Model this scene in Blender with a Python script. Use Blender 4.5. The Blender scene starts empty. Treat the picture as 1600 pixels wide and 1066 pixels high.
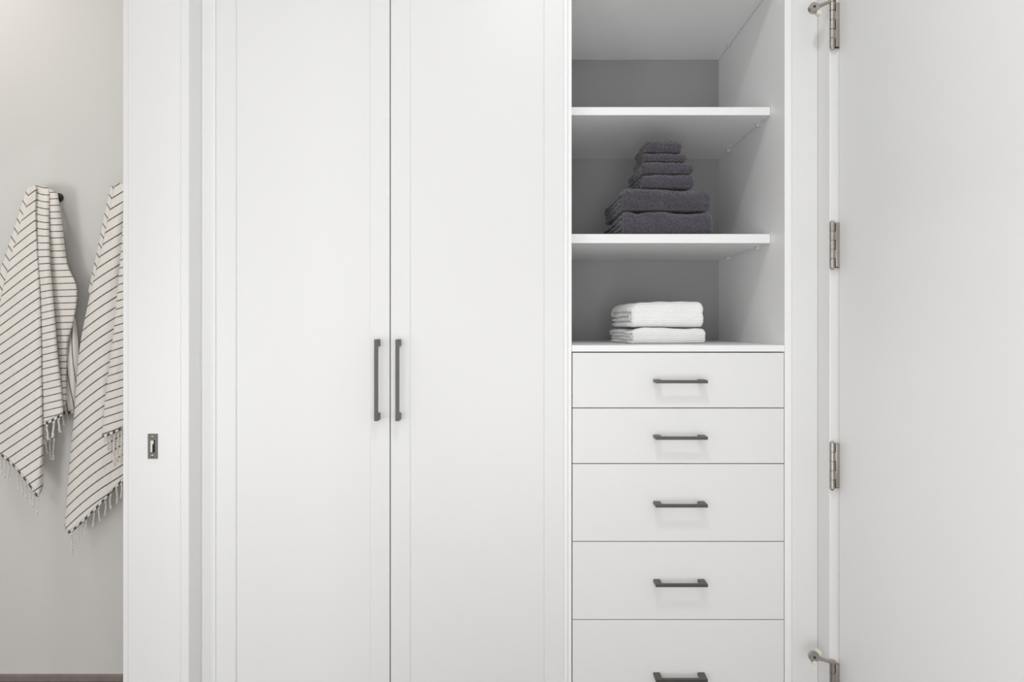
import bpy, bmesh, math, random
from mathutils import Vector, Matrix, noise
random.seed(7)
S = bpy.context.scene
COL = S.collection

# ------------------------------------------------------------------ camera
FP, D0, CZ, VX, VY = 994.0, 1.74, 1.30, 816.0, 511.0
cd = bpy.data.cameras.new('camera'); cam = bpy.data.objects.new('camera', cd); COL.objects.link(cam)
cam.location = (0, -D0, CZ); cam.rotation_euler = (math.pi/2, 0, 0)
cd.sensor_width = 36; cd.lens = FP/1600*36
cd.shift_x = -(VX-800)/1600; cd.shift_y = -(533-VY)/1600
cd.clip_start = .02
S.camera = cam

# ------------------------------------------------------------------ light
S.view_settings.view_transform = 'Standard'; S.view_settings.look = 'None'
S.view_settings.exposure = -0.14; S.view_settings.gamma = 1; S.view_settings.use_curve_mapping = False
w = bpy.data.worlds.new('world'); S.world = w; w.use_nodes = True
bg = w.node_tree.nodes['Background']
bg.inputs[0].default_value = (.985, .993, 1.0, 1); bg.inputs[1].default_value = 1.0

def lamp(name, kind, loc, energy, size=.1, rot=(0, 0, 0), color=(1, 1, 1), size_y=None):
    l = bpy.data.lights.new(name, kind); o = bpy.data.objects.new(name, l); COL.objects.link(o)
    o.location = loc; o.rotation_euler = rot; l.energy = energy; l.color = color
    if kind == 'AREA':
        l.size = size
        if size_y: l.shape = 'RECTANGLE'; l.size_y = size_y
        else: l.shape = 'DISK'
    else:
        l.shadow_soft_size = size
    return o
lamp('hall_downlight', 'AREA', (.07, -1.15, 2.96), 10, .07)
lamp('hall_ceiling_fill', 'AREA', (-.1, -1.9, 2.96), 4, 1.3, size_y=1.6)  # unseen soft fill, added to spread light from above
lamp('bathroom_downlight', 'AREA', (-2.1, .05, 2.96), 5.6, .12, color=(1, .96, .9))
lamp('bathroom_ceiling_fill', 'AREA', (-2.1, -.9, 2.96), 5, 1.2, size_y=1.2, color=(1, .98, .95))  # unseen area fill, added to brighten the bathroom

lamp('offcamera_flash_fill', 'AREA', (.5, -2.5, 1.2), 4, .5, rot=(math.pi/2, 0, math.radians(6)), size_y=.8)  # added off-camera flash fill, throws the towel stack's shadow left
lamp('camera_fill_near', 'AREA', (0, -1.85, .8), 8.5, .8, rot=(math.radians(98), 0, math.radians(-8)), size_y=1.0)  # unseen fill by the camera, added to lift fronts and shelf undersides
lamp('camera_fill_side', 'AREA', (-.82, -1.75, 1.3), 6.5, .4, rot=(math.pi/2, 0, math.radians(-50)), size_y=1.4)  # unseen fill from the left, added to brighten the cabinet's side panel
lamp('bathroom_front_fill', 'AREA', (-2.2, -2.4, .8), 18, .8, rot=(math.pi/2, 0, math.radians(-8)), size_y=1.2)  # unseen frontal fill, added to lift the lower bathroom wall

# ------------------------------------------------------------------ materials
def srgb(r, g, b):
    f = lambda c: (c/255/12.92) if c/255 <= .04045 else ((c/255+.055)/1.055)**2.4
    return (f(r), f(g), f(b), 1)
def mat(name, col, rough=.5, metal=0, bump=None, bdist=.001, bscale=200, var=0, sheen=0, spec=.5, coord='Object'):
    m = bpy.data.materials.new(name); m.use_nodes = True
    nt = m.node_tree; N = nt.nodes; L = nt.links; b = N['Principled BSDF']
    b.inputs['Base Color'].default_value = col; b.inputs['Roughness'].default_value = rough
    b.inputs['Metallic'].default_value = metal; b.inputs['Specular IOR Level'].default_value = spec
    if sheen: b.inputs['Sheen Weight'].default_value = sheen; b.inputs['Sheen Roughness'].default_value = .5
    tc = N.new('ShaderNodeTexCoord')
    if bump or var:
        n = N.new('ShaderNodeTexNoise'); n.inputs['Scale'].default_value = bscale; n.inputs['Detail'].default_value = 4
        L.new(tc.outputs[coord], n.inputs['Vector'])
    if bump:
        bp = N.new('ShaderNodeBump'); bp.inputs['Strength'].default_value = bump; bp.inputs['Distance'].default_value = bdist
        L.new(n.outputs['Fac'], bp.inputs['Height']); L.new(bp.outputs['Normal'], b.inputs['Normal'])
    if var:
        mx = N.new('ShaderNodeMix'); mx.data_type = 'RGBA'
        mx.inputs['A'].default_value = tuple(c*(1-var) for c in col[:3])+(1,)
        mx.inputs['B'].default_value = tuple(min(1, c*(1+var)) for c in col[:3])+(1,)
        mr = N.new('ShaderNodeMapRange'); mr.inputs[1].default_value = .3; mr.inputs[2].default_value = .7
        L.new(n.outputs['Fac'], mr.inputs[0]); L.new(mr.outputs[0], mx.inputs['Factor']); L.new(mx.outputs['Result'], b.inputs['Base Color'])
    return m
M_cab = mat('cabinet_lacquer_brightened', (.90, .90, .90, 1), .42, bump=.04, bscale=350, bdist=.0004)  # white raised above the fronts to offset shade inside the cabinet
M_front = mat('front_lacquer_dimmed', (.80, .80, .80, 1), .42, bump=.04, bscale=350, bdist=.0004)  # same white lowered, light balance against the interior put into the colour
M_trim = mat('trim_white_paint', (.81, .81, .80, 1), .4, bump=.05, bscale=300, bdist=.0004)
M_door = mat('door_white_paint', (.86, .86, .85, 1), .42, bump=.05, bscale=260, bdist=.0004)
M_wall = mat('bathroom_wall_paint', (.74, .725, .70, 1), .8, bump=.15, bscale=120, bdist=.0008)
M_hallwall = mat('hall_wall_paint', (.76, .76, .75, 1), .8, bump=.1, bscale=120, bdist=.0006)
M_back = mat('grey_back_panel', (.37, .37, .373, 1), .45, bump=.03, bscale=200, bdist=.0004)
M_ceil = mat('ceiling_paint', (.8, .8, .8, 1), .85, bump=.1, bscale=90)
M_base = mat('taupe_base_strip', srgb(140, 128, 124), .5, var=.1, bscale=30)
M_pull = mat('dark_bronze_pull', srgb(92, 90, 86), .42, metal=.55, bump=.05, bscale=500, bdist=.0002)
M_nickel = mat('satin_nickel', srgb(176, 170, 164), .33, metal=.9, bump=.06, bscale=400, bdist=.0002)
M_gap_screw = mat('gap_shade_screw_metal', srgb(44, 41, 39), .7, metal=.1)  # near-black colour for shade in the hinge slots, also the stop screws
M_strike = mat('bronze_strike', srgb(98, 98, 92), .45, metal=.5, bump=.1, bscale=400, bdist=.0002)
M_rubber = mat('cream_rubber', srgb(226, 222, 208), .6, bump=.05)
M_pin = mat('clear_plastic_pin', (.7, .7, .7, 1), .25)
M_hook = mat('dark_metal_hook', srgb(95, 92, 88), .35, metal=.8)
M_fringe = mat('cotton_fringe', srgb(244, 239, 230), .95, bump=.6, bscale=900, bdist=.001, sheen=.3)
M_charcoal = mat('charcoal_terry', srgb(79, 74, 84), .97, bump=1, bscale=230, bdist=.006, var=.42, sheen=.45, spec=.1)
M_hole_shade = mat('hole_shade', srgb(38, 38, 42), .9, bump=.3, bscale=600)  # near-black colour for the shade inside the latch hole

def floor_mat():
    m = mat('dark_brown_tile', srgb(92, 80, 78), .45, var=.12, bscale=6)
    return m
M_floor = floor_mat()

def stripe_mat():
    m = bpy.data.materials.new('striped_cotton'); m.use_nodes = True
    nt = m.node_tree; N = nt.nodes; L = nt.links; b = N['Principled BSDF']
    b.inputs['Roughness'].default_value = .95; b.inputs['Sheen Weight'].default_value = .25; b.inputs['Specular IOR Level'].default_value = .15
    def math_(op, a, bb=None, c=None):
        n = N.new('ShaderNodeMath'); n.operation = op
        for i, v in enumerate((a, bb, c)):
            if v is None: continue
            if isinstance(v, (int, float)): n.inputs[i].default_value = v
            else: L.new(v, n.inputs[i])
        return n.outputs[0]
    uv = N.new('ShaderNodeUVMap'); uv.uv_map = 'stripes'; sp = N.new('ShaderNodeSeparateXYZ'); L.new(uv.outputs[0], sp.inputs[0])
    uh = N.new('ShaderNodeUVMap'); uh.uv_map = 'hem'; sh = N.new('ShaderNodeSeparateXYZ'); L.new(uh.outputs[0], sh.inputs[0])
    n1 = N.new('ShaderNodeTexNoise'); n1.inputs['Scale'].default_value = 1.0; n1.inputs['Detail'].default_value = 2
    mp = N.new('ShaderNodeMapping'); mp.inputs['Scale'].default_value = (.7, 1.0, 1); L.new(uv.outputs[0], mp.inputs[0]); L.new(mp.outputs[0], n1.inputs['Vector'])
    fr = math_('ABSOLUTE', math_('SUBTRACT', math_('FRACT', sp.outputs[1]), .5))
    width = math_('MULTIPLY_ADD', n1.outputs['Fac'], .05, .045)
    line = math_('LESS_THAN', fr, width)
    knots = math_('LESS_THAN', math_('ABSOLUTE', math_('SUBTRACT', math_('FRACT', math_('MULTIPLY', sh.outputs[0], .115)), .5)), .24)
    band = math_('MULTIPLY', math_('LESS_THAN', sh.outputs[1], 4.2), knots)
    thin = math_('MULTIPLY', math_('LESS_THAN', math_('ABSOLUTE', math_('SUBTRACT', sh.outputs[1], 5.2)), .7), 1.0)
    mask = math_('MAXIMUM', math_('MAXIMUM', math_('MULTIPLY', line, .88), math_('MULTIPLY', band, .95)), math_('MULTIPLY', thin, .5))
    mx = N.new('ShaderNodeMix'); mx.data_type = 'RGBA'
    mx.inputs['A'].default_value = srgb(243, 238, 231); mx.inputs['B'].default_value = srgb(52, 52, 56)
    L.new(mask, mx.inputs['Factor']); L.new(mx.outputs['Result'], b.inputs['Base Color'])
    tc = N.new('ShaderNodeTexCoord'); n2 = N.new('ShaderNodeTexNoise'); n2.inputs['Scale'].default_value = 700; L.new(tc.outputs['Object'], n2.inputs['Vector'])
    bp = N.new('ShaderNodeBump'); bp.inputs['Strength'].default_value = .5; bp.inputs['Distance'].default_value = .001
    L.new(math_('SUBTRACT', n2.outputs['Fac'], line), bp.inputs['Height']); L.new(bp.outputs['Normal'], b.inputs['Normal'])
    return m
M_stripe = stripe_mat()

def waffle_mat():
    m = mat('white_ribbed_cotton', (.88, .88, .87, 1), .95, sheen=.2, spec=.1)
    nt = m.node_tree; N = nt.nodes; L = nt.links; b = N['Principled BSDF']
    tc = N.new('ShaderNodeTexCoord'); n = N.new('ShaderNodeTexNoise'); n.inputs['Scale'].default_value = 500; L.new(tc.outputs['Object'], n.inputs['Vector'])
    bp = N.new('ShaderNodeBump'); bp.inputs['Strength'].default_value = .5; bp.inputs['Distance'].default_value = .002
    L.new(n.outputs['Fac'], bp.inputs['Height']); L.new(bp.outputs['Normal'], b.inputs['Normal'])
    return m
M_waffle = waffle_mat()

def cl(x, a=0., b_=1.): return max(a, min(b_, x))
# ------------------------------------------------------------------ helpers
def X(px, y=0.0): return (px-VX)*(y+D0)/FP
def Z(py, y=0.0): return CZ-(py-VY)*(y+D0)/FP
def box(bm, x0, x1, y0, y1, z0, z1, bev=0, seg=2):
    t = bmesh.new(); r = bmesh.ops.create_cube(t, size=1)
    for v in t.verts:
        v.co = Vector(((x0+x1)/2+v.co.x*(x1-x0), (y0+y1)/2+v.co.y*(y1-y0), (z0+z1)/2+v.co.z*(z1-z0)))
    if bev: bmesh.ops.bevel(t, geom=t.edges[:], offset=bev, segments=seg, profile=.5, affect='EDGES')
    join(bm, t)
def join(bm, t):
    me = bpy.data.meshes.new('tmp'); t.to_mesh(me); t.free(); bm.from_mesh(me); bpy.data.meshes.remove(me)
def cyl(bm, p, q, r, r2=None, seg=24, bev=0):
    p = Vector(p); q = Vector(q); t = bmesh.new()
    bmesh.ops.create_cone(t, cap_ends=True, segments=seg, radius1=r, radius2=r if r2 is None else r2, depth=(q-p).length)
    if bev: bmesh.ops.bevel(t, geom=[e for e in t.edges if len(e.link_faces) == 2 and any(len(f.verts) > 4 for f in e.link_faces)], offset=bev, segments=2, affect='EDGES')
    rot = (q-p).to_track_quat('Z', 'Y').to_matrix().to_4x4()
    rot.translation = (p+q)/2; bmesh.ops.transform(t, matrix=rot, verts=t.verts); join(bm, t)
def obj(name, bm, m, parent=None, smooth=False):
    me = bpy.data.meshes.new(name); bmesh.ops.recalc_face_normals(bm, faces=bm.faces[:]); bm.to_mesh(me); bm.free()
    me.materials.append(m); o = bpy.data.objects.new(name, me); COL.objects.link(o)
    if smooth:
        for p in me.polygons: p.use_smooth = True
    if parent:
        o.parent = parent; o.matrix_parent_inverse = Matrix_inv(parent)
    return o
def Matrix_inv(p):
    # parts are modelled in world space; only Empties stand away from the origin
    return Matrix.Translation(-Vector(p.location)) if p.type == 'EMPTY' else Matrix.Identity(4)
def B(): return bmesh.new()
def thing(name, label, cat, loc=(0, 0, 0), group=None, kind=None):
    o = bpy.data.objects.new(name, None); COL.objects.link(o); o.location = loc; o.empty_display_size = .05
    if kind: o['kind'] = kind
    if label: o['label'] = label
    if cat: o['category'] = cat
    if group: o['group'] = group
    return o
def tag(o, label, cat, group=None):
    o['label'] = label; o['category'] = cat
    if group: o['group'] = group
    return o
def struct(name, bm, m, label=None):
    o = obj(name, bm, m); o['kind'] = 'structure'
    if label: o['label'] = label
    return o
def sbox(name, x0, x1, y0, y1, z0, z1, m, label, bev=0):
    b = B(); box(b, x0, x1, y0, y1, z0, z1, bev); return struct(name, b, m, label)

# ------------------------------------------------------------------ the setting
CEIL, YW, YJ = 3.00, .60, -.066          # ceiling height, back wall, face of the door frames
XL0, XL1 = X(192, YJ), X(295, YJ)        # partition end: bathroom side, hall side
sbox('floor', -3.0, 2.6, -3.6, YW+.1, -.05, 0, M_floor, 'dark brown tiled floor at the foot of the bathroom wall')
sbox('ceiling', -3.0, 2.6, -3.6, YW+.1, CEIL, CEIL+.05, M_ceil, 'flat white ceiling above the closet')
sbox('wall_back', -3.0, 2.6, YW, YW+.1, 0, CEIL, M_wall, 'warm white bathroom wall behind the hanging striped towels')
sbox('baseboard_back', -3.0, XL0+.012, YW-.012, YW, 0, .024, M_base, 'thin taupe strip along the foot of the bathroom wall', .002)
sbox('wall_left', -3.1, -3.0, -3.6, YW+.1, 0, CEIL, M_wall, 'far left wall of the bathroom')
px0, px1 = XL0+.0135, X(282, YJ)
sbox('wall_partition', px0, px1, YJ+.018, YW, 0, CEIL, M_trim, 'wall end between the bathroom and the closet')
# jamb in the pocket doorway, slightly recessed grooves next to the casings
b = B(); box(b, px0+.0002, px1-.0002, YJ+.0008, YJ+.018, 0, 2.44, .0004); jamb = struct('trim_1', b, M_trim, 'flat white door jamb with a small dark strike plate')
b = B(); box(b, XL0, XL0+.0135, YJ, YJ+.06, 0, 2.5, .0014); struct('trim_2', b, M_trim, 'white casing edge on the bathroom side of the jamb')
b = B(); box(b, px1, XL1, YJ, .004, 0, 2.5, .0016); struct('trim_3', b, M_trim, 'white casing on the closet side of the left jamb')
# pocket-door wall nearer the camera and its header
sbox('wall_pocket', px0, px1, -3.6, -.95, 0, CEIL, M_hallwall, 'wall the pocket door slides into')
sbox('wall_header', px0, px1, -.95, YJ+.018, 2.44, CEIL, M_hallwall, 'wall above the pocket doorway')
# right: hinged door in the side wall
XC, XF = X(1278, 0), X(1309.5, YJ)
b = B(); box(b, XC, XF, YJ, .004, 0, 2.47, .003); struct('trim_4', b, M_trim, 'white casing beside the hinged door')
b = B(); box(b, XF-.001, XF+.11, YJ-.004, YJ+.02, 0, 2.41, .001); struct('trim_5', b, M_trim, 'white jamb behind the door hinges')
sbox('wall_right', XF, XF+.12, YJ+.02, YW, 0, CEIL, M_hallwall, 'right wall end behind the shelving cabinet')
sbox('wall_right_near', XF, XF+.12, -3.6, -.92, 0, CEIL, M_hallwall, 'right wall nearer the camera')
sbox('wall_right_header', XF, XF+.12, -.92, YJ+.02, 2.41, CEIL, M_hallwall, 'wall above the hinged door')

# strike plate on the left jamb
def yb(y): return y
sx0, sx1, sz0, sz1 = X(231.3, YJ), X(246.2, YJ), Z(717, YJ), Z(678, YJ)
yf = YJ+.0008
b = B(); cxm = (sx0+sx1)/2; czm = (sz0+sz1)/2
hx0, hx1, hz0, hz1 = cxm-.0055, cxm+.0065, czm-.0165, czm+.0165
box(b, sx0, hx0, yf-.002, yf, sz0, sz1); box(b, hx1, sx1, yf-.002, yf, sz0, sz1)
box(b, hx0, hx1, yf-.002, yf, sz0, hz0); box(b, hx0, hx1, yf-.002, yf, hz1, sz1)
plate = obj('strike_plate', b, M_strike, jamb); plate['label'] = 'dark bronze strike plate'
for zz in (sz0+.0085, sz1-.0075):
    b = B(); cyl(b, (cxm-.001, yf-.0019, zz), (cxm-.001, yf-.003, zz), .0042, .0032, 20); s_ = obj('screw', b, M_nickel, plate, True)
b = B(); box(b, hx0, hx1, yf-.0008, yf-.0002, hz0, hz1); o = obj('latch_hole_shade', b, M_hole_shade, plate)  # flat dark sheet standing in for the hole's shade
b = B(); box(b, hx0, hx0+.005, yf-.0028, yf-.0008, hz0+.001, hz1-.001, .0008); box(b, hx0+.001, hx0+.0085, yf-.0034, yf-.0008, hz1-.011, hz1-.001, .0012)
o = obj('latch_tongue', b, M_rubber, plate); o['label'] = 'pale latch tongue'

# ------------------------------------------------------------------ hinged door
door = thing('door_1', 'plain white hinged door with satin nickel hinges', None, (XF+.02, -.5, 0), kind='structure')
XD = X(1310.8, YJ-.006)
b = B(); box(b, XD, XD+.04, -.905, YJ-.008, .01, 2.40, .0015); obj('door_slab', b, M_door, door)
YB = YJ-.009; BX = X(1300.2, YB); BR = .0066
def hinge(zc, stop):
    e = bpy.data.objects.new('hinge', None); COL.objects.link(e); e.parent = door; e.location = (BX-door.location.x, YB-door.location.y, zc)
    H = .1205; z0 = zc-H/2; n = 5; h = H/n
    b = B()
    for i in range(n):
        cyl(b, (BX, YB, z0+i*h+.0004), (BX, YB, z0+(i+1)*h-.0004), BR, seg=28, bev=.0006)
    for i in (1, 3):   # bearing rings
        pass
    for zr in (z0+h-.003, z0+h*4+.003): cyl(b, (BX, YB, zr-.0015), (BX, YB, zr+.0015), BR+.0004, seg=28, bev=.0005)
    cyl(b, (BX, YB, z0-.004), (BX, YB, z0+.0004), BR*.55, BR*.8, 20)
    cyl(b, (BX, YB, z0+H-.0004), (BX, YB, z0+H+.003), BR*.8, BR*.55, 20)
    add(e, 'hinge_barrel', b, M_nickel)
    b = B(); lx0, lx1 = X(1305.5, YB), XD+.0005
    box(b, lx0, lx1, YB-.0015, YB+.0015, z0+.003, z0+H-.002, .0006)
    for i in (1, 3): box(b, BX, lx0+.001, YB-.0012, YB+.0012, z0+i*h+.001, z0+(i+1)*h-.001)
    add(e, 'hinge_leaf', b, M_nickel)
    b = B(); box(b, BX+.004, lx1-.001, YB+.002, YB+.0045, z0+.001, z0+H-.003); add(e, 'rear_leaf_shade', b, M_gap_screw)  # dark plate paints the shade seen through the knuckle slots
    return z0, z0+H
def add(e, name, b, m, smooth=True):
    me = bpy.data.meshes.new(name); bmesh.ops.recalc_face_normals(b, faces=b.faces[:]); b.to_mesh(me); b.free(); me.materials.append(m)
    # modelled in world space: shift into the parent's space
    off = Vector(e.location)+ (Vector(e.parent.location) if e.parent else Vector())
    for v in me.vertices: v.co -= off
    o = bpy.data.objects.new(name, me); COL.objects.link(o); o.parent = e
    if smooth:
        for p in me.polygons: p.use_smooth = True
        md = o.modifiers.new('edge', 'EDGE_SPLIT'); md.split_angle = math.radians(35)
    return o
tops = []
for py in (39, 383, 728, 1073): tops.append(hinge(Z(py, YB), py))
def stop(zs, up):
    # hinge-pin door stop: collar on the pin, tapering arm to a round head carrying two rubber bumpers
    e = bpy.data.objects.new('door_stop', None); COL.objects.link(e); e.parent = door; e.location = (BX-door.location.x, YB-door.location.y, zs)
    hy = YB-.004; hz = zs+up; hx = X(1271.5, hy)
    b = B(); cyl(b, (BX, YB, zs-.0025), (BX, YB, zs+.003), .0095, seg=28, bev=.0008)
    p = Vector((BX, YB-.004, zs)); q = Vector((hx, hy, hz))
    n = 10; prev = None
    for i in range(n):
        a = p.lerp(q, i/n); c = p.lerp(q, (i+1)/n); w0 = .0045+.0045*(i/n)**2
        cyl(b, a, c, w0*.8, (.0045+.0045*((i+1)/n)**2)*.8, 16)
    cyl(b, (hx, hy-.007, hz), (hx, hy+.007, hz), .0135, seg=32, bev=.002)
    add(e, 'stop_arm', b, M_nickel)
    b = B(); ox, oz = (.011, -.0145) if up < 0 else (0, -.0145)
    cyl(b, (hx+ox, hy-.009, hz+oz), (hx+ox, hy+.004, hz+oz), .0066, seg=24, bev=.001)
    add(e, 'rubber_bumper', b, M_rubber)
    b = B(); ox, oz = (.003, .0125) if up < 0 else (.015, .007)
    cyl(b, (hx+ox, hy+.002, hz+oz), (hx+ox, hy+.014, hz+oz), .007, seg=24, bev=.001)
    add(e, 'rubber_bumper', b, M_rubber)
    b = B(); cyl(b, (hx-.001, hy-.0085, hz+.001), (hx-.001, hy-.0068, hz+.001), .003, seg=16); add(e, 'stop_screw', b, M_gap_screw)
stop(Z(2, YB), Z(14, YB)-Z(2, YB))
stop(tops[3][1]+.004, .0165)

# ------------------------------------------------------------------ wardrobe
WT, WB = 2.42, .11
wl = X(337); wm = X(609.5); wr = X(881.0)
P0 = X(881.4); P1 = X(887.2); P2 = X(893.4)
ward = thing('wardrobe', 'tall white wardrobe with two panelled doors and dark vertical pulls', 'wardrobe', ((wl+wr)/2, .3, 0))
b = B()
box(b, XL1+.0004, wl-.001, .0, .59, 0, CEIL-.002, .001)                  # left stile
box(b, P0+.0012, P1-.0003, .0, .59, 0, CEIL-.002, .0006)                # right side panel
box(b, wl-.0015, wl+.0018, .0035, .02, 0, CEIL-.003); box(b, wr-.002, P0+.002, .0035, .02, 0, CEIL-.003)
box(b, wl-.001, P0, .002, .022, WT+.002, CEIL-.002, .001)               # fascia above the doors
box(b, wl-.001, P0, .03, .05, .0, WB-.005)
box(b, wl-.001, P0, .575, .59, .0, CEIL-.01)
box(b, wl-.001, P0, .023, .575, WB-.02, WB); box(b, wl-.001, P0, .023, .575, WT, WT+.018)
obj('carcass', b, M_cab, ward)
def shaker(x0, x1, hx, swap):
    b = B(); st = .0535; rec = .005
    box(b, x0, x0+st, 0, .02, WB, WT, .0014, 2); box(b, x1-st, x1, 0, .02, WB, WT, .0014, 2)
    box(b, x0+st, x1-st, 0, .02, WT-st, WT, .0012, 2); box(b, x0+st, x1-st, 0, .02, WB, WB+st, .0012, 2)
    box(b, x0+st-.004, x1-st+.004, rec, .017, WB+st-.004, WT-st+.004)
    d = obj('door', b, M_front, ward)
    # handle: square bar on two feet
    b = B(); zt, zb = Z(530.5, -.03), Z(658, -.03); c = X(hx, -.032)
    box(b, c-.0048, c+.0048, -.036, -.027, zb, zt, .0008)
    for z0, z1 in ((zt-.019, zt), (zb, zb+.019)): box(b, c-.0046, c+.0046, -.028, 0, z0, z1, .0008)
    h = obj('handle', b, M_pull, d); h['label'] = 'dark bronze vertical bar pull'
    return d
shaker(wl+.0012, wm-.0014, 587.8, 0); shaker(wm+.0014, wr-.0008, 620.9, 1)

# ------------------------------------------------------------------ shelving cabinet
CL, CR0, CR1 = P2, X(1226), X(1237)
cab = thing('shelving_cabinet', 'white built-in cabinet with open shelves above five drawers', 'cabinet', ((CL+CR1)/2, .3, 0))
b = B(); box(b, P1+.0004, CL, .0045, .59, 0, CEIL-.002, .0006)
box(b, CR0, CR1, .0, .59, 0, CEIL-.002, .0006)
box(b, CL, CR0, .03, .05, 0, .2); box(b, CL, CR0, .0, .02, 2.45, CEIL-.002)
obj('carcass', b, M_cab, cab)
b = B(); box(b, CR1+.0006, XC-.0004, .0, .05, 0, CEIL-.002, .001, 2); obj('filler_strip', b, M_trim, cab)
b = B(); box(b, CL, CR0, .585, .592, .1, CEIL-.01); o = obj('back_panel', b, M_back, cab); o['label'] = 'grey back panel'
zt = Z(539.6); b = B(); box(b, CL+.0004, CR0-.0004, .0, .584, zt-.0178, zt, .0008); obj('counter_top', b, M_cab, cab)
def shelf(z0, z1, y0=.10, front_pin=.18):
    b = B(); box(b, CL+.001, CR0-.001, y0, .584, z0, z1, .0008); s = obj('shelf', b, M_cab, cab)
    for xs, sg in ((CL, 1), (CR0, -1)):
        for ys in (front_pin, .455):
            b = B(); cyl(b, (xs, ys, z0-.004), (xs+sg*.010, ys, z0-.004), .0035, seg=16); 
            box(b, min(xs+sg*.001, xs+sg*.013), max(xs+sg*.001, xs+sg*.013), ys-.0075, ys+.0075, z0-.0022, z0-.0002, .0005)
            cyl(b, (xs+sg*.0075, ys, z0-.009), (xs+sg*.0075, ys, z0-.002), .0032, .005, seg=16)
            obj('shelf_pin', b, M_pin, s, True)
    return s
zA0, zA1 = Z(180, .1), Z(167.3, .1); zB0, zB1 = Z(380, .1), Z(365.7, .1); zC0 = Z(94, .585)
shelf(zC0, zC0+.024, .02, .10); shelf(zA0, zA1); shelf(zB0, zB1)
DB = [551.0, 638.0, 725.0, 846.7, 969.0, 1133.0]; HY = [596.6, 684.8, 790.5, 914.6, 1063]
dx0, dx1 = X(894.6), X(1225.0)
for i in range(5):
    z1, z0 = Z(DB[i])-.0008, Z(DB[i+1])+.0014
    b = B(); box(b, dx0, dx1, .0, .018, z0, z1, .0012)
    box(b, dx0+.01, dx1-.01, .0185, .5, z0+.02, z0+.03); box(b, dx0+.01, dx0+.022, .0185, .5, z0+.03, z1-.03)
    box(b, dx1-.022, dx1-.01, .0185, .5, z0+.03, z1-.03); box(b, dx0+.022, dx1-.022, .49, .5, z0+.03, z1-.03)
    d = obj('drawer', b, M_front, cab)
    zh = Z(HY[i], -.032); b = B(); hx0, hx1 = X(1024.2, -.036), X(1105.6, -.036)
    hx0 = X(1020.2, 0)+.0005; hx1 = X(1106.3, -.036)
    box(b, hx0, hx1, -.036, -.028, zh-.0042, zh+.0042, .0008)
    for a, c in ((hx0, hx0+.0185), (hx1-.0185, hx1)): box(b, a, c, -.0285, 0, zh-.0040, zh+.0040, .0008)
    obj('handle', b, M_pull, d)['label'] = 'dark bronze horizontal bar pull'

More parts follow.
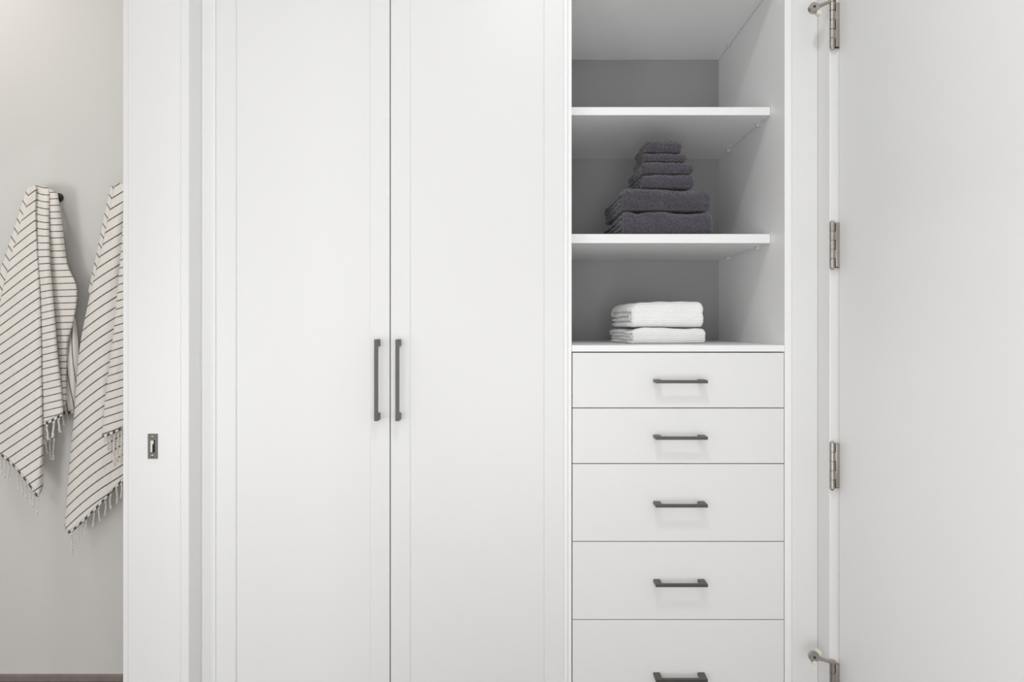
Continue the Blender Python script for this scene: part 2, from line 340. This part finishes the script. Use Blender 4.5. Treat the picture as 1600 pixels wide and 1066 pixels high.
# ------------------------------------------------------------------ folded towels
def folded(W, Dp, H, layers, m, seed, nx, front_step, back_step, terry, rib=0, lump=.002, ragged=.006, curl=0):
    """one long strip folded on itself: outer wrap round the front, the inner turns nested in it"""
    rnd = random.Random(seed); t = H/layers; pts = []
    def seg(a, c, step):
        n = max(2, int((c-a).length/step))
        for i in range(n): pts.append(a.lerp(c, i/n))
    def arc(cy, cz, r, a0, a1, step):
        n = max(6, int(abs(a1-a0)*r/step))
        for i in range(n):
            a = a0+(a1-a0)*i/n; pts.append(Vector((cy+r*math.cos(a), cz+r*math.sin(a))))
    def turn_front(zlo, zhi, y0, step):
        h = zhi-zlo; rc = min(h/2, .62*h)
        # super-elliptic front so the fold stays fairly upright
        n = max(8, int(1.5*h/step))
        for i in range(n):
            a = -math.pi/2-(math.pi)*i/n
            cx_, sz_ = math.cos(a), math.sin(a)
            ex = math.copysign(abs(cx_)**.6, cx_); ez = math.copysign(abs(sz_)**.75, sz_)
            pts.append(Vector((y0+.34*h+ex*.34*h, (zlo+zhi)/2+ez*h/2)))
    zb, ztp = t/2, H-t/2
    seg(Vector((Dp-t, zb)), Vector((.05, zb)), back_step)
    seg(Vector((.05, zb)), Vector((.34*(ztp-zb), zb)), front_step)
    turn_front(zb, ztp, 0+t/2, front_step)
    seg(Vector((.34*(ztp-zb)+t/2, ztp)), Vector((.055, ztp)), front_step); seg(Vector((.055, ztp)), Vector((Dp-t*.8, ztp)), back_step)
    if layers >= 4:
        zi0, zi1 = zb+t, ztp-t; yi = t*1.15
        arc(Dp-t*.8, ztp-t/2, t/2, math.pi/2, -math.pi/2, back_step)
        seg(Vector((Dp-t*.8, zi1)), Vector((yi+.34*(zi1-zi0)+t/2, zi1)), back_step)
        n = 10
        for i in range(n):
            a = math.pi/2+math.pi*i/n; h = zi1-zi0
            pts.append(Vector((yi+t/2+.5*h+math.cos(a)*.5*h, (zi0+zi1)/2+math.sin(a)*h/2)))
        seg(Vector((yi+.5*(zi1-zi0)+t/2, zi0)), Vector((Dp-t*1.6, zi0)), back_step); pts.append(Vector((Dp-t*1.6, zi0)))
    else:
        pts.append(Vector((Dp-t*.8, ztp)))
    P = [pts[0]]
    for p in pts[1:]:
        if (p-P[-1]).length > 1e-4: P.append(p)
    n = len(P); s = 0; bm = B(); uvl = bm.loops.layers.uv.new('weave'); rings = []; suv = []
    off = Vector((rnd.random()*50, rnd.random()*50, rnd.random()*50))
    for i, p in enumerate(P):
        if i: s += (p-P[i-1]).length
        d = (P[min(i+1, n-1)]-P[max(i-1, 0)]).normalized(); nr = Vector((-d.y, d.x))
        eL = W/2-ragged*(.5+.5*noise.noise(Vector((s*9, seed, 1)))) - .003*noise.noise(Vector((s*60, seed, 4)))
        eR = W/2-ragged*(.5+.5*noise.noise(Vector((s*9, seed, 7)))) - .003*noise.noise(Vector((s*60, seed, 9)))
        ends = min(i, n-1-i); hh = t/2*1.0*min(1, .35+ends*.25)
        loop = []
        r = hh*.95
        for k in range(nx+1):
            loop.append((-(eL-r)+(eL+eR-2*r)*k/nx, -hh))
        for k in range(1, 6): a = -math.pi/2+math.pi*k/6; loop.append((eR-r+r*math.cos(a), hh*math.sin(a)))
        for k in range(nx+1): loop.append((eR-r-(eL+eR-2*r)*k/nx, hh))
        for k in range(1, 6): a = math.pi/2+math.pi*k/6; loop.append((-(eL-r)+r*math.cos(a), hh*math.sin(a)))
        ring = []
        for (x, q) in loop:
            y = p.x+nr.x*q; z = p.y+nr.y*q
            v = Vector((x, y, z))
            hf = terry*noise.noise(v*260+off) + terry*.6*noise.noise(v*520+off) + .35*terry*3*noise.noise(v*45+off)
            out = 1 if q > 0 else -1
            if rib:
                hf += out*0 + rib*(math.cos(2*math.pi*s/.0052))*.5*(.45+.55*abs(math.cos(math.pi*x/.0058)))
            sgn = 1 if q >= 0 else -1
            if abs(q) < hh*.98: v.x += (1 if x > 0 else -1)*hf
            v.y += nr.x*hf*sgn; v.z += nr.y*hf*sgn
            k_ = min(1, max(0, v.z/H))
            v.z += k_*lump*(noise.noise(Vector((x*9, y*9, seed)))*1.6+noise.noise(Vector((x*22, y*18, seed+3)))*.8)
            v.y += lump*.9*noise.noise(Vector((x*12, seed, v.z*25)))
            if curl: v.z -= curl*max(0, (-x-W*.28)/(W*.22))**2*k_
            # soft rounding of the top ends
            e = max(0, (abs(x)-(W/2-.025))/.025); v.z -= e*e*.10*H*k_
            ring.append(bm.verts.new(v))
        rings.append(ring); suv.append(s)
    m_ = len(rings[0])
    for i in range(n-1):
        for k in range(m_):
            f = bm.faces.new((rings[i][k], rings[i][(k+1) % m_], rings[i+1][(k+1) % m_], rings[i+1][k]))
    for r_ in (rings[0], rings[-1]):
        c = sum((v.co for v in r_), Vector())/len(r_)
        h = (m_-10)//2
        for k in range(nx):
            a_, b_, c_, d_ = r_[k], r_[k+1], r_[2*nx+6-k-1+0], r_[2*nx+6-k]
            try: bm.faces.new((a_, b_, c_, d_))
            except ValueError: pass
    zmin = min(v.co.z for v in bm.verts)
    for v in bm.verts: v.co.z -= zmin
    return bm
def towel(name, bm, m, loc, rz, label, cat, group):
    o = obj(name, bm, m, None, True); o.location = loc; o.rotation_euler = (0, 0, math.radians(rz)); tag(o, label, cat, group); return o
def top_of(o): return max(v.co.z for v in o.data.vertices)
G1 = 'charcoal towels stacked on the shelf'
zc = zB1
specs = [  # px left, px right, top py, depth, rot, label
    (972, 1117, 328.5, .33, 3.0, 4, 'folded_towel', 'large folded charcoal bath towel lying directly on the shelf, lowest of the dark stack'),
    (971, 1114, 292.5, .33, 2.0, 4, 'folded_towel', 'large folded charcoal bath towel, second from the bottom of the dark stack'),
    (1004, 1087, 271.5, .23, 4.0, 4, 'folded_towel', 'small folded charcoal hand towel, lowest of the four small ones'),
    (1003, 1085.5, 252.0, .22, 2.0, 4, 'folded_towel', 'small folded charcoal hand towel, third from the top of the dark stack'),
    (1008, 1075, 238.5, .17, 3.0, 4, 'folded_towel', 'thin folded charcoal washcloth just under the topmost towel'),
    (1009, 1067.5, 217.5, .17, 2.0, 4, 'folded_towel', 'small folded charcoal washcloth on top of the dark stack')]
YT = .125
for i, (a, c, tp, dp, rz, ly, nm, lb) in enumerate(specs):
    x0, x1 = X(a, YT), X(c, YT); ztop = Z(tp, YT+.012); H = ztop-zc
    bm = folded(x1-x0, dp, H, ly, M_charcoal, 11+i, 100 if i < 2 else 70, .0028, .007, .0022, lump=.006 if i < 2 else .003)
    hreal = max(v.co.z for v in bm.verts); sc = H/hreal
    for v in bm.verts: v.co.z *= sc
    xc = (x0+x1)/2; r = math.radians(rz)
    o = towel(nm, bm, M_charcoal, (xc, YT, zc-.0004), rz, lb, 'towel', G1)
    zc = ztop-.0012
zc = zt; YT2 = .13
for i, (a, c, tp, dp, rz, lb) in enumerate([
        (984, 1108.5, 511.5, .26, 7, 'white ribbed towel folded on the counter, lower of the two white ones'),
        (983.5, 1106, 470, .26, 6, 'white ribbed towel folded thickly, upper of the two white ones')]):
    x0, x1 = X(a, YT2), X(c, YT2); ztop = Z(tp, YT2+.015); H = ztop-zc
    bm = folded(x1-x0, dp, H, 4, M_waffle, 31+i, 150, .0009, .006, .0005, rib=.0017, lump=.0035, ragged=.010, curl=.016 if i else .004)
    hreal = max(v.co.z for v in bm.verts); sc = H/hreal
    for v in bm.verts: v.co.z *= sc
    towel('folded_towel', bm, M_waffle, ((x0+x1)/2, YT2, zc-.0003), rz, lb, 'towel', 'white towels on the counter')
    zc = ztop+.0006

# ------------------------------------------------------------------ hanging striped towels
def P3(px, py, d): y = YW-d; return Vector((X(px, y), y, Z(py, y)))
def cat(a, b_, c, d, t):
    return tuple(.5*((2*b_[k])+(-a[k]+c[k])*t+(2*a[k]-5*b_[k]+4*c[k]-d[k])*t*t+(-a[k]+3*b_[k]-3*c[k]+d[k])*t*t*t) for k in range(3))
def sample(curve, t):
    n = len(curve)-1; f = t*n; i = min(int(f), n-1); u = f-i
    g = lambda j: curve[max(0, min(n, j))]
    return cat(g(i-1), g(i), g(i+1), g(i+2), u)
def panel(bm, cols, vf, nu=26, nv=90, hem=False, wav=.0, seed=0, scal=0):
    uvs = bm.loops.layers.uv.get('stripes') or bm.loops.layers.uv.new('stripes')
    uvh = bm.loops.layers.uv.get('hem') or bm.loops.layers.uv.new('hem')
    grid = []
    for j in range(nv+1):
        t = j/nv; row = [sample(c, t) for c in cols]; r = []
        for i in range(nu+1):
            s = i/nu; px, py, d = sample(row, s) if len(row) > 2 else tuple(row[0][k]*(1-s)+row[-1][k]*s for k in range(3))
            px += scal*s**6*abs(math.sin(math.pi*py/10.2))*cl(1-abs(py-468)/50)
            d += wav*noise.noise(Vector((px*.09, py*.02, seed)))+wav*.35*noise.noise(Vector((px*.25, py*.06, seed+5)))
            r.append((bm.verts.new(P3(px, py, d)), px, py, t))
        grid.append(r)
    for j in range(nv):
        for i in range(nu):
            q = [(j, i), (j, i+1), (j+1, i+1), (j+1, i)]
            f = bm.faces.new([grid[a][b_][0] for a, b_ in q]); f.smooth = True
            for lp, (a, b_) in zip(f.loops, q):
                _, px, py, t = grid[a][b_]
                lp[uvs].uv = (px, vf(px, py))
                bot = grid[nv][b_][2]
                lp[uvh].uv = (px, (bot-py) if hem else 60)
def hanging(name, panels, label, thick=.0016):
    bm = B()
    for k, (cols, vf, kw) in enumerate(panels): panel(bm, cols, vf, seed=k*3.1, **kw)
    me = bpy.data.meshes.new(name); bm.to_mesh(me); bm.free(); me.materials.append(M_stripe)
    o = bpy.data.objects.new(name, me); COL.objects.link(o)
    md = o.modifiers.new('thick', 'SOLIDIFY'); md.thickness = thick; md.offset = 0
    tag(o, label, 'towel', 'striped towels hanging on the bathroom wall'); return o
def tassels(parent, lst):
    for (px, py, L, d, ww) in lst:
        ww *= 1.55
        b = B(); rnd = random.Random(px*7.3+py); strands = 3
        for s_ in range(strands):
            ph = s_*2*math.pi/strands; n = 12; prev = None
            for i in range(n+1):
                u = i/n; r = .45*ww*(1+.3*u) ; a = ph+u*5
                fl = 1+ (1.2*(u-.8)/.2 if u > .8 else 0)
                p = P3(px+math.sin(u*3+px)*1.2, py-1+L*u, d-.006*math.sin(u*2)) + Vector((math.cos(a)*r*fl*.001, math.sin(a)*r*fl*.001, 0))
                if prev is not None: cyl(b, prev, p, .0009*ww, seg=8)
                prev = p
        k = P3(px, py+1, d); cyl(b, k+Vector((0, 0, .002)), k-Vector((0, 0, .004)), .0013*ww, .001*ww, 10)
        k = P3(px, py+L*.78, d); cyl(b, k+Vector((0, 0, .0028)), k-Vector((0, 0, .0028)), .0012*ww, seg=10)
        t = obj('tassel', b, M_fringe, parent, True)
def vA1(px, py):
    k = cl(1-(py-300)/260); return (py+.68*px-k*.0045*(px-55)**2)/15.6
def vA0(px, py): return (py-1.5*px)/20.8
def vA2(px, py):
    k = -.12+.36*cl((py-330)/150); return (py+k*(px-64)-1.5*math.sin(cl((px-60)/20)*math.pi)*cl(1-(py-300)/100))/11.0
def vA3(px, py): return (py+.03*(px-75))/10.2
def vA4(px, py): return (px+.10*(570-py)+3*math.sin((py-520)/30))/10.5+.3
A0 = [[(45.5,292,.03),(38,306,.03),(30,331,.03),(20,363,.03),(11,390,.03),(0,424,.03),(-14,470,.03)],
      [(49,295,.045),(43,314,.05),(37,340,.055),(27,372,.055),(18,400,.055),(8,436,.055),(-4,490,.055)]]
A1 = [[(47,294,.045),(38,330,.05),(26,370,.052),(11,424,.054),(-3,490,.056),(-14,560,.056),(-18,640,.056),(-20,700,.056)],
      [(50,291,.07),(46,335,.075),(40,380,.078),(32,435,.08),(24,500,.08),(16,570,.08),(12,650,.08),(14,722,.08)],
      [(53,290.5,.085),(52,335,.09),(51,385,.093),(50,440,.095),(48,510,.097),(46,590,.097),(46,680,.095),(44,757,.093)],
      [(56,292,.085),(55,335,.09),(57,385,.09),(60,440,.092),(62,510,.094),(63,590,.094),(64,690,.094),(59,777,.09)],
      [(58,294,.06),(57,335,.06),(59,385,.06),(63,440,.06),(65.5,510,.06),(66,590,.06),(67,690,.06),(67,758,.06)]]
A2 = [[(53,292,.072),(56,340,.076),(58,400,.078),(62,450,.078),(64,500,.078),(65,560,.078),(66,610,.078),(67,665,.078)],
      [(59,289.5,.075),(61,340,.085),(62,400,.09),(65,450,.09),(67,500,.09),(69,560,.09),(70,610,.09),(71,664,.09)],
      [(68,291.5,.085),(69,340,.095),(70,400,.1),(72,450,.1),(75,500,.1),(79,558,.1),(82,606,.1),(84,658,.1)],
      [(76,294.5,.085),(75,340,.09),(76.5,400,.092),(80,450,.092),(84.5,500,.092),(89,555,.092),(94,600,.092),(98,649,.092)],
      [(79,295.5,.07),(77,340,.07),(78,400,.066),(82,450,.064),(86,500,.062),(90,555,.06),(94,600,.06),(98,649,.06)]]
A3 = [[(72,293,.07),(74,350,.07),(77,410,.062),(80,450,.058),(84,500,.055),(89,545,.052),(94,640,.05)],
      [(80,297,.085),(86,350,.085),(91,410,.08),(99,450,.078),(99,500,.072),(97,548,.065),(99,636,.05)],
      [(88.5,301,.08),(95,350,.075),(103,410,.072),(117.5,449,.07),(114,498,.064),(104,545,.058),(103,630,.045)],
      [(90,303,.05),(97,350,.045),(105,410,.045),(119,453,.05),(115,498,.045),(105,545,.04),(104,630,.035)]]
A4 = [[(112,498,.02),(105,535,.03),(102,565,.034),(104,600,.036),(98,628,.038),(93.5,648,.038)],
      [(115,496,.035),(113,535,.045),(111,570,.05),(112,600,.052),(110,626,.052),(108,647,.052)],
      [(118,498,.02),(122,530,.03),(124,565,.035),(124,600,.035),(123,625,.035),(122,644,.035)]]
tA = hanging('striped_towel', [
    (A0, vA0, dict(nu=6)), (A1, vA1, dict(nu=40, nv=130, hem=True, wav=.004)), (A2, vA2, dict(nu=30, nv=120, hem=True, wav=.003)),
    (A3, vA3, dict(nu=24, nv=170, wav=.004, scal=2.2)), (A4, vA4, dict(nu=16, nv=60, hem=True, wav=.002))],
    'cream towel with thin dark stripes at the left edge, its hook in view')
tassels(tA, [(69,666,30,.06,1.5),(74,664,25,.09,1.5),(83.5,659,26,.1,1.5),(92.5,653,24,.095,1.5),(73,690,20,.05,1.2),(79,684,36,.045,1.2),(84,686,34,.045,1.2),
             (3,713,30,.07,1),(8,717,32,.07,1),(13,722,26,.075,1),(29,740,28,.08,1),(35,748,26,.08,1),(41,756,24,.085,1),(48,764,26,.088,1),(52,770,24,.088,1),(59,778,28,.085,1),
             (99,650,16,.05,1.2),(106,650,10,.045,1.2)])
def vB0(px, py): return (py-1.6*px)/20.5
def vB1(px, py): return (py+.62*px-.0028*min(0, px-170)**2)/15.8
def vB2(px, py): return (py+.33*px)/12.5
B0 = [[(174,290,.03),(165,327,.03),(152,391,.03),(144,427,.03),(138,455,.03)],
      [(178,291,.05),(171,330,.05),(158,391,.05),(149,430,.05),(141,460,.05)]]
B1 = [[(180,290,.045),(172,327,.05),(158.5,391,.052),(142,455,.052),(124.5,546,.055),(117,634,.06),(108.5,730,.06),(101.5,822,.06)],
      [(180,287.5,.07),(173,328,.075),(161,391,.08),(148,455,.085),(136,548,.09),(128,636,.09),(121,732,.09),(110,833,.09)],
      [(186,286.5,.085),(184,330,.09),(178,391,.1),(170,455,.1),(162,548,.105),(158,634,.105),(155,722,.105),(150,796,.1)],
      [(196,288,.08),(200,330,.08),(202,391,.08),(200,455,.08),(196,540,.08),(190,620,.08),(186,700,.085),(182,762,.085)],
      [(204,290,.05),(214,330,.05),(220,391,.05),(224,455,.05),(226,540,.05),(228,600,.05),(229,660,.05),(230,712,.05)]]
B2 = [[(197,290,.08),(193,340,.095),(188.5,400,.108),(183,462,.114),(177,523,.116),(169.5,585,.116),(163.5,634,.116),(159.5,684,.116)],
      [(200,289,.09),(198,340,.11),(194,400,.127),(189,462,.134),(184,523,.136),(178,585,.136),(173,634,.136),(170,681,.136)],
      [(208,290,.09),(212,340,.1),(212,400,.115),(208,462,.12),(205,523,.12),(202,585,.12),(200,628,.12),(198,667,.12)],
      [(214,296,.05),(224,340,.05),(230,400,.05),(233,462,.05),(235,523,.05),(236,585,.05),(237,620,.05),(238,648,.05)]]
tB = hanging('striped_towel', [(B0, vB0, dict(nu=6, nv=60)), (B1, vB1, dict(nu=40, nv=150, hem=True, wav=.004)), (B2, vB2, dict(nu=28, nv=120, hem=True, wav=.004))],
    'cream towel with thin dark stripes, partly hidden by the white door jamb')
tassels(tB, [(112,834,34,.09,1.3),(123,824,26,.09,1.1),(134,813,28,.09,1.1),(146,801,24,.09,1),(155,792,24,.095,1),(164,783,24,.09,1),(173,773,24,.09,1.1),(182,764,24,.085,1.1),(189,756,24,.085,1.1),
             (159.5,686,52,.09,1.9),(163.5,686,58,.1,1.9),(168,685,20,.12,1.3),(173,682,22,.12,1.3),(179,679,50,.12,1.7),(184,677,46,.12,1.5),(189,674,40,.12,1.5)])
def hook(px, py, label):
    e = thing('towel_hook', label, 'hook', (X(px, YW), YW, Z(py, YW)), 'towel hooks on the bathroom wall')
    c = Vector(e.location)
    b = B(); cyl(b, c, c+Vector((0, -.006, 0)), .016, seg=28, bev=.001); add(e, 'wall_plate', b, M_hook)
    b = B(); cyl(b, c+Vector((0, -.005, 0)), c+Vector((-.004, -.055, .002)), .006, seg=20); cyl(b, c+Vector((-.004, -.054, .002)), c+Vector((-.004, -.064, .002)), .0175, seg=28, bev=.003)
    add(e, 'peg', b, M_hook)
hook(93, 309, 'round dark metal hook holding the left striped towel')
hook(206, 309, 'round dark metal hook behind the jamb holding the second striped towel')
